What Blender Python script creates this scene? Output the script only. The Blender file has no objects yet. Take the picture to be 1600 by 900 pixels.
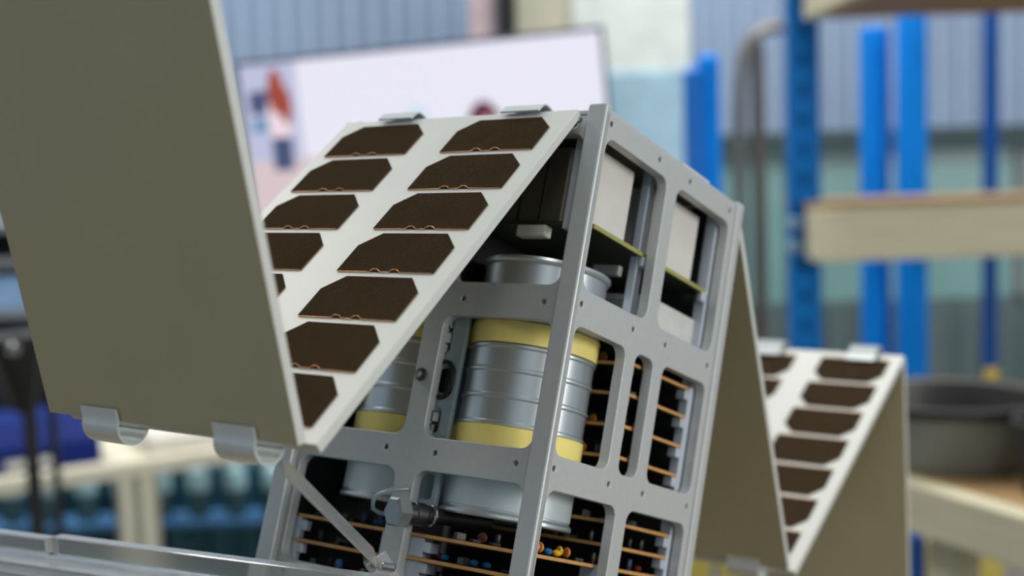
import bpy, bmesh, math, random
from mathutils import Matrix, Vector
random.seed(7)
scene = bpy.context.scene
COL = scene.collection

# ------------------------------------------------------------------ camera
CAM_H = 1.55
PITCH, ROLL = math.radians(-5.5), math.radians(-1.9)
F_PX = 2039.42
cam_d = bpy.data.cameras.new('camera')
cam = bpy.data.objects.new('camera', cam_d); COL.objects.link(cam)
cam_d.sensor_width = 36.0
cam_d.lens = F_PX / 1600 * 36.0
cam_d.clip_start = 0.02
CM = (Matrix.Translation((0, 0, CAM_H)) @ Matrix.Rotation(math.radians(90) + PITCH, 4, 'X')
      @ Matrix.Rotation(ROLL, 4, 'Z'))
cam.matrix_world = CM
cam_d.dof.use_dof = True
cam_d.dof.focus_distance = 0.895
cam_d.dof.aperture_fstop = 3.2
scene.camera = cam

# ------------------------------------------------------------------ world, lights, exposure
w = bpy.data.worlds.new('hall'); scene.world = w; w.use_nodes = True
bg = w.node_tree.nodes['Background']
bg.inputs[0].default_value = (0.70, 0.86, 1.0, 1); bg.inputs[1].default_value = 0.34
scene.view_settings.view_transform = 'Standard'
scene.view_settings.look = 'None'
scene.view_settings.gamma = 1
scene.view_settings.use_curve_mapping = False
scene.view_settings.exposure = 0.0

def area_light(name, loc, sx, sy, power, col, target=None):
    d = bpy.data.lights.new(name, 'AREA'); d.shape = 'RECTANGLE'
    d.size, d.size_y, d.energy, d.color = sx, sy, power, col
    o = bpy.data.objects.new(name, d); COL.objects.link(o); o.location = loc
    if target is not None:
        o.rotation_euler = (Vector(target) - Vector(loc)).to_track_quat('-Z', 'Y').to_euler()
    return o
CEIL_L = (1.0, 0.95, 0.88)
area_light('added_side_light', (4.6, -2.4, 2.3), 2.6, 1.8, 190, (1.0, 0.97, 0.93), (0.0, 1.0, 1.45))  # area light added to brighten the right-facing plate, no real window there
area_light('ceiling_lamp', (0.6, -1.2, 4.6), 0.5, 4.0, 46, CEIL_L)
area_light('ceiling_lamp', (-3.0, 4.4, 4.9), 0.5, 3.6, 225, CEIL_L)
area_light('ceiling_lamp', (0.6, 4.4, 4.9), 0.5, 3.6, 185, CEIL_L)
area_light('ceiling_lamp', (3.6, 4.4, 4.9), 0.5, 3.6, 125, CEIL_L)

# ------------------------------------------------------------------ materials
def lin(c):
    c = c / 255.0
    return c / 12.92 if c <= 0.04045 else ((c + 0.055) / 1.055) ** 2.4
def rgb(r, g, b): return (lin(r), lin(g), lin(b), 1)
MATS = {}
def mat(name, col, rough=0.5, metal=0.0, noise=0.06, scale=12.0, bump=0.0, stretch=None,
        trans=0.0, emit=None, spec=0.5, coat=0.0, ior=1.45, col2=None):
    if name in MATS: return MATS[name]
    m = bpy.data.materials.new(name); m.use_nodes = True
    nt = m.node_tree; b = nt.nodes['Principled BSDF']
    b.inputs['Roughness'].default_value = rough
    b.inputs['Metallic'].default_value = metal
    b.inputs['Transmission Weight'].default_value = trans
    b.inputs['Specular IOR Level'].default_value = spec
    b.inputs['IOR'].default_value = ior
    b.inputs['Coat Weight'].default_value = coat
    tc = nt.nodes.new('ShaderNodeTexCoord'); mp = nt.nodes.new('ShaderNodeMapping')
    nt.links.new(tc.outputs['Object'], mp.inputs[0])
    if stretch: mp.inputs['Scale'].default_value = stretch
    nz = nt.nodes.new('ShaderNodeTexNoise'); nz.inputs['Scale'].default_value = scale
    nz.inputs['Detail'].default_value = 4
    nt.links.new(mp.outputs[0], nz.inputs['Vector'])
    mx = nt.nodes.new('ShaderNodeMix'); mx.data_type = 'RGBA'
    c2 = col2 if col2 else tuple(max(0, v * (1 - 2.5 * noise)) for v in col[:3]) + (1,)
    mx.inputs['A'].default_value = c2
    mx.inputs['B'].default_value = col
    rp = nt.nodes.new('ShaderNodeMapRange'); rp.inputs['From Min'].default_value = 0.3; rp.inputs['From Max'].default_value = 0.62
    nt.links.new(nz.outputs['Fac'], rp.inputs['Value'])
    nt.links.new(rp.outputs[0], mx.inputs['Factor'])
    nt.links.new(mx.outputs['Result'], b.inputs['Base Color'])
    if bump:
        bp = nt.nodes.new('ShaderNodeBump'); bp.inputs['Strength'].default_value = bump
        bp.inputs['Distance'].default_value = 0.002
        nt.links.new(nz.outputs['Fac'], bp.inputs['Height']); nt.links.new(bp.outputs[0], b.inputs['Normal'])
    if emit:
        b.inputs['Emission Color'].default_value = emit[0]; b.inputs['Emission Strength'].default_value = emit[1]
    MATS[name] = m
    return m

M_ALU = mat('anodised_aluminium', rgb(184, 188, 188), 0.42, 0.25, 0.02, 40)
M_ALU_IN = mat('milled_aluminium', rgb(184, 194, 204), 0.4, 0.2, 0.05, 18, stretch=(1, 1, 0.2))
M_PANEL = mat('white_panel_paint', rgb(192, 195, 190), 0.5, 0.0, 0.012, 8)
M_PANEL_BACK = mat('grey_panel_back', rgb(174, 166, 136), 0.42, 0.0, 0.02, 3)
M_CELL = None
M_TIN = mat('tinplate', rgb(206, 215, 220), 0.33, 0.8, 0.05, 5, stretch=(1, 1, 0.15))
M_TIN_DULL = mat('dull_tinplate', rgb(196, 202, 204), 0.42, 0.55, 0.03, 5)
M_TAPE = mat('yellow_tape', rgb(236, 220, 128), 0.42, 0.0, 0.03, 10)
M_GOLD = mat('copper_interconnect', rgb(214, 150, 78), 0.35, 0.7, 0.05, 30)
M_SPRING = mat('spring_steel', rgb(218, 224, 224), 0.3, 0.4, 0.02, 20)
M_PCB_GREEN = mat('green_board', rgb(38, 52, 34), 0.45, 0.0, 0.1, 20)
M_PCB_TAN = mat('tan_board', rgb(196, 146, 84), 0.6, 0.0, 0.08, 30)
M_BATT = mat('battery_casing', rgb(208, 206, 200), 0.5, 0.0, 0.02, 10)
M_GLOSS = mat('dark_glossy_pane', rgb(78, 75, 68), 0.12, 0.0, 0.05, 10, spec=0.8)
M_BLACK = mat('black_plastic', rgb(24, 24, 25), 0.5, 0.0, 0.1, 20)
M_SHIELD = mat('dark_light_shield', rgb(48, 50, 52), 0.7, 0.0, 0.1, 10)  # dark colour for the shields that keep the interior black
M_DARKSTEEL = mat('dark_steel', rgb(86, 88, 88), 0.42, 0.9, 0.1, 20)
M_STEEL = mat('bright_steel', rgb(190, 194, 194), 0.2, 1.0, 0.05, 20)
M_RED = mat('red_plastic', rgb(186, 40, 30), 0.45)
M_VALVE = mat('valve_plate', rgb(150, 166, 172), 0.4, 0.3, 0.04, 20)
M_ACRYL = mat('clear_acrylic', (0.96, 0.97, 0.95, 1), 0.1, 0.0, 0.01, 5, trans=0.86, ior=1.49)
M_WHITEPL = mat('white_plastic', rgb(214, 214, 206), 0.5)
M_HOLE = M_BLACK

def cell_material():
    m = bpy.data.materials.new('solar_cell'); m.use_nodes = True
    nt = m.node_tree; b = nt.nodes['Principled BSDF']
    tc = nt.nodes.new('ShaderNodeTexCoord'); sp = nt.nodes.new('ShaderNodeSeparateXYZ')
    nt.links.new(tc.outputs['Object'], sp.inputs[0])
    mul = nt.nodes.new('ShaderNodeMath'); mul.operation = 'MULTIPLY'; mul.inputs[1].default_value = 46 / 0.398
    fr = nt.nodes.new('ShaderNodeMath'); fr.operation = 'FRACT'
    lt = nt.nodes.new('ShaderNodeMath'); lt.operation = 'LESS_THAN'; lt.inputs[1].default_value = 0.2
    nt.links.new(sp.outputs['X'], mul.inputs[0]); nt.links.new(mul.outputs[0], fr.inputs[0]); nt.links.new(fr.outputs[0], lt.inputs[0])
    nz = nt.nodes.new('ShaderNodeTexNoise'); nz.inputs['Scale'].default_value = 9; nz.inputs['Detail'].default_value = 5
    oi = nt.nodes.new('ShaderNodeObjectInfo')
    add = nt.nodes.new('ShaderNodeVectorMath'); add.operation = 'ADD'
    sc = nt.nodes.new('ShaderNodeVectorMath'); sc.operation = 'SCALE'; sc.inputs['Scale'].default_value = 30
    cmb = nt.nodes.new('ShaderNodeCombineXYZ')
    nt.links.new(oi.outputs['Random'], cmb.inputs[0]); nt.links.new(oi.outputs['Random'], cmb.inputs[1])
    nt.links.new(cmb.outputs[0], sc.inputs[0]); nt.links.new(tc.outputs['Object'], add.inputs[0]); nt.links.new(sc.outputs[0], add.inputs[1])
    nt.links.new(add.outputs[0], nz.inputs['Vector'])
    a = nt.nodes.new('ShaderNodeMix'); a.data_type = 'RGBA'
    a.inputs['A'].default_value = rgb(24, 20, 17); a.inputs['B'].default_value = rgb(39, 32, 27)
    nt.links.new(nz.outputs['Fac'], a.inputs['Factor'])
    c = nt.nodes.new('ShaderNodeMix'); c.data_type = 'RGBA'
    c.inputs['B'].default_value = rgb(104, 86, 60)
    nt.links.new(lt.outputs[0], c.inputs['Factor']); nt.links.new(a.outputs['Result'], c.inputs['A'])
    nt.links.new(c.outputs['Result'], b.inputs['Base Color'])
    b.inputs['Roughness'].default_value = 0.45
    b.inputs['Specular IOR Level'].default_value = 0.0
    return m
M_CELL = cell_material()

# ------------------------------------------------------------------ mesh helpers
def bm_mesh(name, bm, smooth=False, m=None):
    me = bpy.data.meshes.new(name); bm.to_mesh(me); bm.free()
    if smooth:
        for pl in me.polygons: pl.use_smooth = True
    if m: me.materials.append(m)
    return me
ML = {}
def link(name, me, parent=None, mx=None):
    o = bpy.data.objects.new(name, me); COL.objects.link(o)
    if parent is not None: o.parent = parent
    if mx is not None: o.matrix_local = mx
    ML[o.name] = mx.copy() if mx is not None else Matrix()
    return o
def T(x, y, z): return Matrix.Translation((x, y, z))
def box_mesh(name, x0, x1, y0, y1, z0, z1, m, bev=0.0, seg=2):
    bm = bmesh.new(); bmesh.ops.create_cube(bm, size=1)
    for v in bm.verts:
        v.co = Vector(((x0 + x1) / 2 + v.co.x * (x1 - x0), (y0 + y1) / 2 + v.co.y * (y1 - y0), (z0 + z1) / 2 + v.co.z * (z1 - z0)))
    if bev: bmesh.ops.bevel(bm, geom=list(bm.edges), offset=bev, segments=seg, affect='EDGES', profile=0.5)
    return bm_mesh(name, bm, False, m)
def box(name, x0, x1, y0, y1, z0, z1, m, parent=None, bev=0.0, mx=None):
    return link(name, box_mesh(name, x0, x1, y0, y1, z0, z1, m, bev), parent, mx)
def frame_to(p0, p1, up=(0, 0, 1)):
    p0, p1 = Vector(p0), Vector(p1); z = (p1 - p0).normalized(); u = Vector(up)
    if abs(z.dot(u)) > 0.98: u = Vector((1, 0, 0))
    x = u.cross(z).normalized(); y = z.cross(x)
    M = Matrix((x, y, z)).transposed().to_4x4(); M.translation = p0
    return M
def lathe_mesh(name, prof, m, seg=48, cap=True):
    bm = bmesh.new(); rings = []
    for r, z in prof:
        rings.append([bm.verts.new((r * math.cos(2 * math.pi * k / seg), r * math.sin(2 * math.pi * k / seg), z)) for k in range(seg)])
    for a, b in zip(rings, rings[1:]):
        for k in range(seg):
            bm.faces.new((a[k], a[(k + 1) % seg], b[(k + 1) % seg], b[k]))
    if cap:
        bm.faces.new(list(reversed(rings[0]))); bm.faces.new(rings[-1])
    bmesh.ops.recalc_face_normals(bm, faces=bm.faces)
    me = bm_mesh(name, bm, True, m)
    for pl in me.polygons:
        if len(pl.vertices) > 4: pl.use_smooth = False
    me.set_sharp_from_angle(angle=math.radians(35))
    return me
def cyl(name, p0, p1, r, m, parent=None, seg=20, r1=None, bev=0.0):
    L = (Vector(p1) - Vector(p0)).length; r1 = r if r1 is None else r1
    b = bev
    prof = [(r - b, 0), (r, b), (r1, L - b), (r1 - b, L)] if b else [(r, 0), (r1, L)]
    return link(name, lathe_mesh(name, prof, m, seg), parent, frame_to(p0, p1))
def tube_mesh(name, pts, r, m, seg=10, cyclic=False):
    cu = bpy.data.curves.new(name + '_c', 'CURVE'); cu.dimensions = '3D'
    s = cu.splines.new('POLY'); s.points.add(len(pts) - 1)
    for q, p in zip(s.points, pts): q.co = (*p, 1)
    s.use_cyclic_u = cyclic
    cu.bevel_depth = r; cu.bevel_resolution = max(1, seg // 4); cu.use_fill_caps = True
    return curve_to_mesh(name, cu, m, True)
def curve_to_mesh(name, cu, m, smooth=False):
    o = bpy.data.objects.new('tmp', cu); COL.objects.link(o)
    dg = bpy.context.evaluated_depsgraph_get()
    me = bpy.data.meshes.new_from_object(o.evaluated_get(dg))
    bpy.data.objects.remove(o); bpy.data.curves.remove(cu)
    me.name = name; me.materials.clear(); me.materials.append(m)
    for pl in me.polygons: pl.use_smooth = smooth
    return me
def rrect(x0, x1, y0, y1, r, n=5):
    out = []
    for cx, cy, a0 in ((x1 - r, y1 - r, 0), (x0 + r, y1 - r, 90), (x0 + r, y0 + r, 180), (x1 - r, y0 + r, 270)):
        for k in range(n + 1):
            a = math.radians(a0 + 90 * k / n); out.append((cx + r * math.cos(a), cy + r * math.sin(a)))
    return out
def circle(cx, cy, r, n=12): return [(cx + r * math.cos(2 * math.pi * k / n), cy + r * math.sin(2 * math.pi * k / n)) for k in range(n)]
def plate_mesh(name, loops, th, m, bev=0.003):
    cu = bpy.data.curves.new(name + '_c', 'CURVE'); cu.dimensions = '2D'; cu.fill_mode = 'BOTH'
    cu.extrude = th / 2 - bev; cu.bevel_depth = bev; cu.bevel_resolution = 1; cu.offset = -bev
    for lp in loops:
        s = cu.splines.new('POLY'); s.points.add(len(lp) - 1); s.use_cyclic_u = True
        for q, p in zip(s.points, lp): q.co = (p[0], p[1], 0, 1)
    return curve_to_mesh(name, cu, m)
def hexprism(name, p0, p1, r, m, parent, n=6, bev=0.006):
    L = (Vector(p1) - Vector(p0)).length
    bm = bmesh.new()
    rings = []
    for rr, z in ((r - bev, 0), (r, bev), (r, L - bev), (r - bev, L)):
        rings.append([bm.verts.new((rr * math.cos(2 * math.pi * k / n), rr * math.sin(2 * math.pi * k / n), z)) for k in range(n)])
    for a, b in zip(rings, rings[1:]):
        for k in range(n): bm.faces.new((a[k], a[(k + 1) % n], b[(k + 1) % n], b[k]))
    bm.faces.new(list(reversed(rings[0]))); bm.faces.new(rings[-1])
    return link(name, bm_mesh(name, bm, False, m), parent, frame_to(p0, p1))
def empty(name, mx=None, parent=None):
    o = bpy.data.objects.new(name, None); COL.objects.link(o); o.empty_display_size = 0.05
    if parent is not None: o.parent = parent
    if mx is not None:
        if parent is not None: o.matrix_local = mx
        else: o.matrix_world = mx
    return o
def tag(o, label=None, cat=None, group=None, kind=None):
    if label: o['label'] = label
    if cat: o['category'] = cat
    if group: o['group'] = group
    if kind: o['kind'] = kind
    return o
def axes(x, y, z, o):
    M = Matrix((Vector(x), Vector(y), Vector(z))).transposed().to_4x4(); M.translation = Vector(o); return M

def ray(u, v):
    d = CM.to_3x3() @ Vector(((u - 800) / F_PX, -(v - 450) / F_PX, -1)); return d
CAMP = CM.translation
def at(u, v, Y):
    """world point on the vertical plane y = Y that the photograph shows at pixel u, v"""
    d = ray(u, v); return CAMP + d * ((Y - CAMP.y) / d.y)

# ------------------------------------------------------------------ setting
M_FLOOR = mat('concrete_floor', rgb(120, 116, 108), 0.6, 0, 0.08, 3)
M_CLAD = mat('blue_grey_cladding', rgb(140, 160, 186), 0.45, 0.1, 0.03, 2)
M_CLAD_LOW = mat('grey_green_cladding', rgb(92, 110, 112), 0.5, 0.0, 0.06, 2)
M_DARKBAND = mat('dark_green_trim', rgb(52, 72, 74), 0.6, 0, 0.06, 3)
M_TEALPANE = mat('teal_glazing', rgb(122, 164, 164), 0.25, 0.0, 0.08, 1.2)
M_MULL = mat('grey_mullion', rgb(120, 126, 128), 0.5)
WALL_Y = 6.4
fl = box('floor', -9, 9, -4, WALL_Y + 0.3, -0.1, 0, M_FLOOR); tag(fl, 'grey concrete workshop floor', kind='structure')

def corrugated(name, x0, x1, z0, z1, y, pitch, depth, m, curl=0.0):
    """trapezoid-ribbed sheet with real depth and thickness"""
    bm = bmesh.new(); prof = []
    n = int((x1 - x0) / pitch)
    for k in range(n):
        xa = x0 + k * pitch
        prof += [(xa, y), (xa + pitch * 0.42, y), (xa + pitch * 0.55, y - depth), (xa + pitch * 0.87, y - depth)]
    prof.append((x0 + n * pitch, y))
    rows = [(z0, 0.0), (z1, 0.0)]
    if curl:
        rows += [(z1 + curl * math.sin(a), curl * (1 - math.cos(a))) for a in (0.35, 0.7, 1.05, 1.4, 1.57)]
    R = [[bm.verts.new((px, py + off, z)) for px, py in prof] for z, off in rows]
    for a, b in zip(R, R[1:]):
        for i in range(len(prof) - 1): bm.faces.new((a[i], a[i + 1], b[i + 1], b[i]))
    top = [bm.verts.new((px, y + 0.03 + curl, rows[-1][0])) for px, py in prof]
    bot = [bm.verts.new((px, y + 0.03 + curl, z0)) for px, py in prof]
    for i in range(len(prof) - 1):
        bm.faces.new((R[-1][i], R[-1][i + 1], top[i + 1], top[i])); bm.faces.new((top[i], top[i + 1], bot[i + 1], bot[i]))
        bm.faces.new((bot[i], bot[i + 1], R[0][i + 1], R[0][i]))
    bm.faces.new([r[0] for r in R] + [top[0], bot[0]]); bm.faces.new([r[-1] for r in reversed(R)] + [bot[-1], top[-1]])
    bmesh.ops.recalc_face_normals(bm, faces=bm.faces)
    return link(name, bm_mesh(name, bm, False, m))
z_band_top = at(1300, 205, WALL_Y).z
z_band_bot = at(1300, 240, WALL_Y).z
z_glaze_bot = at(1300, 470, WALL_Y).z
wb = corrugated('wall_back', -7, 7, z_band_top, 5.2, WALL_Y, 0.105, 0.03, M_CLAD)
tag(wb, 'blue-grey ribbed metal cladding of the far wall', kind='structure')
wl = corrugated('wall_lower', -7, 7, 0, z_glaze_bot, WALL_Y, 0.16, 0.04, M_CLAD_LOW)
tag(wl, 'dark grey-green ribbed cladding below the glazing', kind='structure')
tr = box('trim_1', -7, 7, WALL_Y - 0.05, WALL_Y + 0.05, z_band_bot, z_band_top, M_DARKBAND)
tag(tr, 'dark green trim band between cladding and glazing', kind='structure')
win = empty('window_1', T(0, WALL_Y, 0)); tag(win, 'long band of teal glazing in the far wall', kind='structure')
pane_w = 0.56; x = -7.0
pane_me = box_mesh('pane', 0, pane_w - 0.05, 0, 0.02, z_glaze_bot, z_band_bot, M_TEALPANE)
mull_me = box_mesh('mullion', -0.05, 0, -0.03, 0.03, z_glaze_bot, z_band_bot, M_MULL, 0.006)
while x < 6.9:
    link('pane', pane_me, win, T(x, 0, 0)); link('mullion', mull_me, win, T(x, 0, 0)); x += pane_w

# ------------------------------------------------------------------ satellite frame
S = 0.21
RV = (1.3329889538474247, -0.5362156403458558, 0.9306068543804694)
TV = (0.33678778998954534, -0.5667982267682897, 4.483283964671898)
rv = Vector(RV); RS = Matrix.Rotation(rv.length, 4, rv.normalized())
CV = Matrix.Diagonal((1, -1, -1, 1))
SAT = CM @ CV @ (Matrix.Scale(S, 4) @ Matrix.Translation(TV) @ RS)
sat = empty('satellite_model', SAT)
tag(sat, 'grey aluminium satellite model with tin cans, circuit boards and folded solar wings', 'satellite model')
ZT, ZB = 0.05, -1.745
XL, XR, YD = 0.0, 1.04, 1.20
TH = 0.042

def rows_right():
    L = []
    for x0, x1 in ((0.0, 0.455), (0.537, 0.996)):
        L.append(rrect(x0, x1, -0.588, -0.05, 0.045)); L.append(rrect(x0, x1, -1.645, -1.264, 0.045))
    for x0, x1 in ((0.0, 0.35), (0.422, 0.56), (0.634, 0.997)):
        L.append(rrect(x0, x1, -1.15, -0.714, 0.04))
    for xx in (0.014, 0.375, 0.625, 0.986):
        for zz in (0.0, -0.64, -1.195, -1.69): L.append(circle(xx, zz, 0.0105))
    return L
pm = plate_mesh('side_plate', [rrect(-0.03, 1.035, ZB, 0.035, 0.004)] + rows_right(), TH, M_ALU)
link('side_plate', pm, sat, axes((1, 0, 0), (0, 0, 1), (0, -1, 0), (0, TH / 2, 0)))
L = []
for y0, y1 in ((0.094, 0.557), (0.645, 1.108)):
    for z0, z1 in ((-0.578, -0.035), (-1.142, -0.702), (-1.645, -1.26)):
        L.append(rrect(y0, y1, z0, z1, 0.045))
for yy in (0.146, 0.489, 0.711, 1.06):
    for zz in (0.0, -0.64, -1.195, -1.68): L.append(circle(yy, zz, 0.0105))
pm = plate_mesh('side_plate', [rrect(0.05, 1.15, ZB, 0.035, 0.004)] + L, TH, M_ALU)
link('side_plate', pm, sat, axes((0, 1, 0), (0, 0, 1), (1, 0, 0), (TH / 2, 0, 0)))
# unseen rear plates, made solid and dark so no light leaks inside
box('rear_shield_plate', 1.04, 1.07, 0.05, YD - 0.05, ZB, 0.035, M_SHIELD, sat, 0.004)
box('rear_shield_plate', 0.04, 1.04, YD - 0.03, YD, ZB, 0.035, M_SHIELD, sat, 0.004)
# corner rails (front one stands proud of the left plate)
box('corner_rail', -0.036, 0.0, 0.0, 0.076, ZB, ZT + 0.012, M_ALU, sat, 0.007)
box('corner_rail', -0.036, 0.0, YD - 0.076, YD, ZB, ZT, M_ALU, sat, 0.007)
r = box('corner_rail', 1.05, 1.108, -0.002, 0.09, ZB, ZT + 0.012, M_ALU, sat, 0.008)
box('rail_groove', 1.035, 1.05, 0.012, 0.05, ZB, ZT - 0.01, M_ALU_IN, sat, 0.002)
box('corner_rail', 1.05, 1.108, YD - 0.09, YD, ZB, ZT, M_ALU, sat, 0.008)
box('top_plate', -0.004, 1.05, 0.008, YD, 0.036, ZT + 0.002, M_ALU, sat, 0.004)
box('bottom_plate', -0.02, 1.05, 0.01, YD - 0.01, ZB - 0.03, ZB, M_ALU, sat, 0.004)
cyl('hinge_pin', (-0.03, 0.10, 0.005), (-0.03, 0.135, 0.005), 0.012, M_STEEL, sat, 14, bev=0.003)
# inner guide rails seen through the windows
box('guide_rail', 0.985, 1.03, 0.05, 0.10, ZB, 0.03, M_ALU_IN, sat, 0.004)
box('guide_rail', 0.455, 0.50, 0.075, 0.11, -0.62, 0.03, M_ALU_IN, sat, 0.004)
box('guide_rail', 0.045, 0.075, 0.10, 0.155, -0.365, 0.02, M_ALU_IN, sat, 0.003)
box('inner_shield', 0.52, 0.53, 0.60, 1.16, -1.25, -0.35, M_SHIELD, sat)  # dark partition added to keep the bay behind the cans black

# upper bay: board with battery boxes
up = empty('battery_tray', T(0, 0, 0), sat)
box('circuit_board', 0.06, 1.0, 0.065, 1.14, -0.345, -0.333, M_PCB_GREEN, up, 0.001)
box('board_edge', 0.10, 0.995, 0.058, 0.066, -0.347, -0.331, mat('board_edge', rgb(150, 150, 84), 0.6), up, 0.001)
box('battery_box', 0.10, 0.378, 0.10, 0.148, -0.332, -0.045, M_BATT, up, 0.004)
box('battery_box', 0.555, 0.925, 0.10, 0.53, -0.332, -0.045, M_BATT, up, 0.004)
for y0, y1 in ((0.192, 0.280), (0.290, 0.374), (0.384, 0.47), (0.48, 0.57), (0.66, 0.75), (0.76, 0.85)):
    box('glossy_pane', 0.08, 0.40, y0, y1, -0.330, -0.05, M_GLOSS, up, 0.004)
box('pane_frame', 0.10, 0.42, 0.17, 0.88, -0.331, -0.035, M_BLACK, up)
box('connector', 0.045, 0.09, 0.222, 0.346, -0.392, -0.35, M_WHITEPL, up, 0.006)
box('connector', 0.40, 0.43, 0.116, 0.231, -0.435, -0.395, mat('grey_connector', rgb(150, 150, 148), 0.5), up, 0.005)
for xx in (0.455, 0.955):
    box('clamp_block', xx, xx + 0.04, 0.05, 0.075, -0.385, -0.346, M_ALU_IN, up, 0.006)
box('equipment_box', 0.585, 0.985, 0.085, 0.55, -0.62, -0.458, mat('light_grey_box', rgb(196, 198, 194), 0.5), sat, 0.004)
box('equipment_box', 0.50, 0.58, 0.12, 0.50, -0.66, -0.50, mat('mid_grey_box', rgb(110, 112, 114), 0.5), sat, 0.004)
box('baffle', 0.08, 1.0, 0.56, 0.575, -0.6, -0.35, M_BLACK, sat)

# tin cans
def can_profile():
    P = [(0.205, -1.372), (0.226, -1.376), (0.232, -1.384), (0.237, -1.378), (0.236, -1.368), (0.226, -1.358), (0.226, -1.155)]
    def bead(z): return [(0.2255, z - 0.010), (0.231, z - 0.004), (0.231, z + 0.004), (0.2255, z + 0.010)]
    for z in (-1.150, -1.062, -0.967, -0.874, -0.790): P += bead(z)
    P += [(0.2255, -0.70), (0.230, -0.695), (0.230, -0.683), (0.224, -0.675), (0.224, -0.49), (0.232, -0.485), (0.236, -0.476), (0.234, -0.466), (0.226, -0.464),
          (0.219, -0.470), (0.217, -0.50), (0.05, -0.505)]
    return P
can_me = lathe_mesh('tin_can', can_profile(), M_TIN, 64)
def tape_me(z0, z1): return lathe_mesh('yellow_tape', [(0.229, z0), (0.2325, z0 + 0.001), (0.2325, z1 - 0.001), (0.229, z1)], M_TAPE, 64, cap=False)
t1, t2 = tape_me(-0.780, -0.702), tape_me(-1.150, -1.070)
sl = lathe_mesh('paper_sleeve', [(0.2265, -1.352), (0.2285, -1.351), (0.2285, -1.166), (0.2265, -1.165)], mat('pale_sleeve', rgb(196, 208, 212), 0.4, 0.35, 0.02, 6), 64, cap=False)
for xc, yc in ((0.262, 0.33), (0.262, 0.802)):
    c = link('tin_can', can_me, sat, T(xc, yc, 0))
    link('yellow_tape', t1, c); link('yellow_tape', t2, c); link('can_skirt', sl, c)

# valve plate between the cans
vp = plate_mesh('valve_plate', [rrect(0.482, 0.612, -1.40, -0.66, 0.02), rrect(0.545, 0.60, -0.83, -0.70, 0.015), rrect(0.50, 0.60, -1.0, -0.86, 0.04),
                                rrect(0.53, 0.595, -1.12, -1.03, 0.015), rrect(0.505, 0.585, -1.355, -1.265, 0.015)], 0.02, M_VALVE, 0.003)
vpo = link('valve_plate', vp, sat, axes((0, 1, 0), (0, 0, 1), (1, 0, 0), (0.055, 0, 0)))
def sloc(x, y, z): return ML[vpo.name].inverted() @ Vector((x, y, z))
def vc(name, y, z0, z1, r, m, r1=None, hexa=False):
    p0, p1 = (0.052, y, z0), (0.052, y, z1)
    o = hexprism(name, p0, p1, r, m, sat, bev=0.004) if hexa else cyl(name, p0, p1, r, m, sat, 18, r1, bev=0.004)
    o.parent = vpo; o.matrix_local = ML[vpo.name].inverted() @ frame_to(p0, p1)
vc('fitting_cap', 0.572, -0.745, -0.69, 0.027, M_DARKSTEEL)
vc('fitting_nut', 0.573, -0.80, -0.755, 0.028, M_DARKSTEEL, hexa=True)
vc('fitting_socket', 0.575, -0.835, -0.80, 0.024, M_DARKSTEEL)
vc('fitting_nut', 0.563, -1.085, -1.045, 0.027, M_DARKSTEEL, hexa=True)
vc('fitting_cap', 0.572, -1.14, -1.09, 0.026, M_DARKSTEEL, r1=0.028)
ring_me = tube_mesh('gauge_ring', [(0.045 * math.cos(a), 0.065 * math.sin(a), 0) for a in [2 * math.pi * k / 24 for k in range(24)]], 0.008, M_BLACK, 12, True)
o = link('gauge_ring', ring_me, vpo, T(0.548, -0.93, -0.012))
o = cyl('gauge_well', (0.055, 0.548, -0.93), (0.085, 0.548, -0.93), 0.046, M_BLACK, vpo); o.matrix_local = T(0.548, -0.93, 0.005)
box('red_tab', 0.575, 0.607, -1.0, -0.965, -0.03, 0.0, M_RED, vpo, 0.003)
# screw on the middle post
cyl('post_screw', (-0.03, 0.612, -0.925), (0.0, 0.612, -0.925), 0.016, M_STEEL, sat, 16, bev=0.004)
cyl('screw_washer', (-0.008, 0.612, -0.925), (0.0, 0.612, -0.925), 0.024, M_DARKSTEEL, sat, 18, bev=0.002)
# big hex valve
a = Vector((0.95, -0.30, 0.06)).normalized(); c0 = Vector((-0.13, 0.522, -1.418))
fv = hexprism('hex_valve', c0, c0 + a * 0.06, 0.055, mat('valve_steel', rgb(150, 160, 164), 0.3, 0.75, 0.05, 20), sat, bev=0.008)
def fchild(name, d0, d1, r, m, off=(0, 0, 0)):
    p0, p1 = c0 + a * d0 + Vector(off), c0 + a * d1 + Vector(off)
    o = cyl(name, p0, p1, r, m, fv, 22, bev=0.004); o.matrix_local = ML[fv.name].inverted() @ frame_to(p0, p1)
fchild('valve_neck', 0.055, 0.09, 0.036, M_DARKSTEEL); fchild('valve_collar', 0.085, 0.13, 0.040, M_DARKSTEEL)
fchild('valve_pipe', 0.13, 0.155, 0.034, M_BLACK); fchild('valve_pipe', 0.155, 0.17, 0.038, M_STEEL); fchild('valve_pipe', 0.17, 0.42, 0.028, M_BLACK)
fchild('valve_knob', 0.10, 0.125, 0.016, M_BLACK, (-0.045, 0, 0.02))
link('bent_pipe', tube_mesh('bent_pipe', [(0.0, 0.575, -1.33), (-0.05, 0.60, -1.342), (-0.06, 0.65, -1.366), (-0.062, 0.664, -1.378), (-0.062, 0.668, -1.395), (-0.06, 0.665, -1.418), (-0.04, 0.652, -1.428), (0.0, 0.63, -1.43)], 0.0075, M_VALVE, 12), sat)

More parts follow.
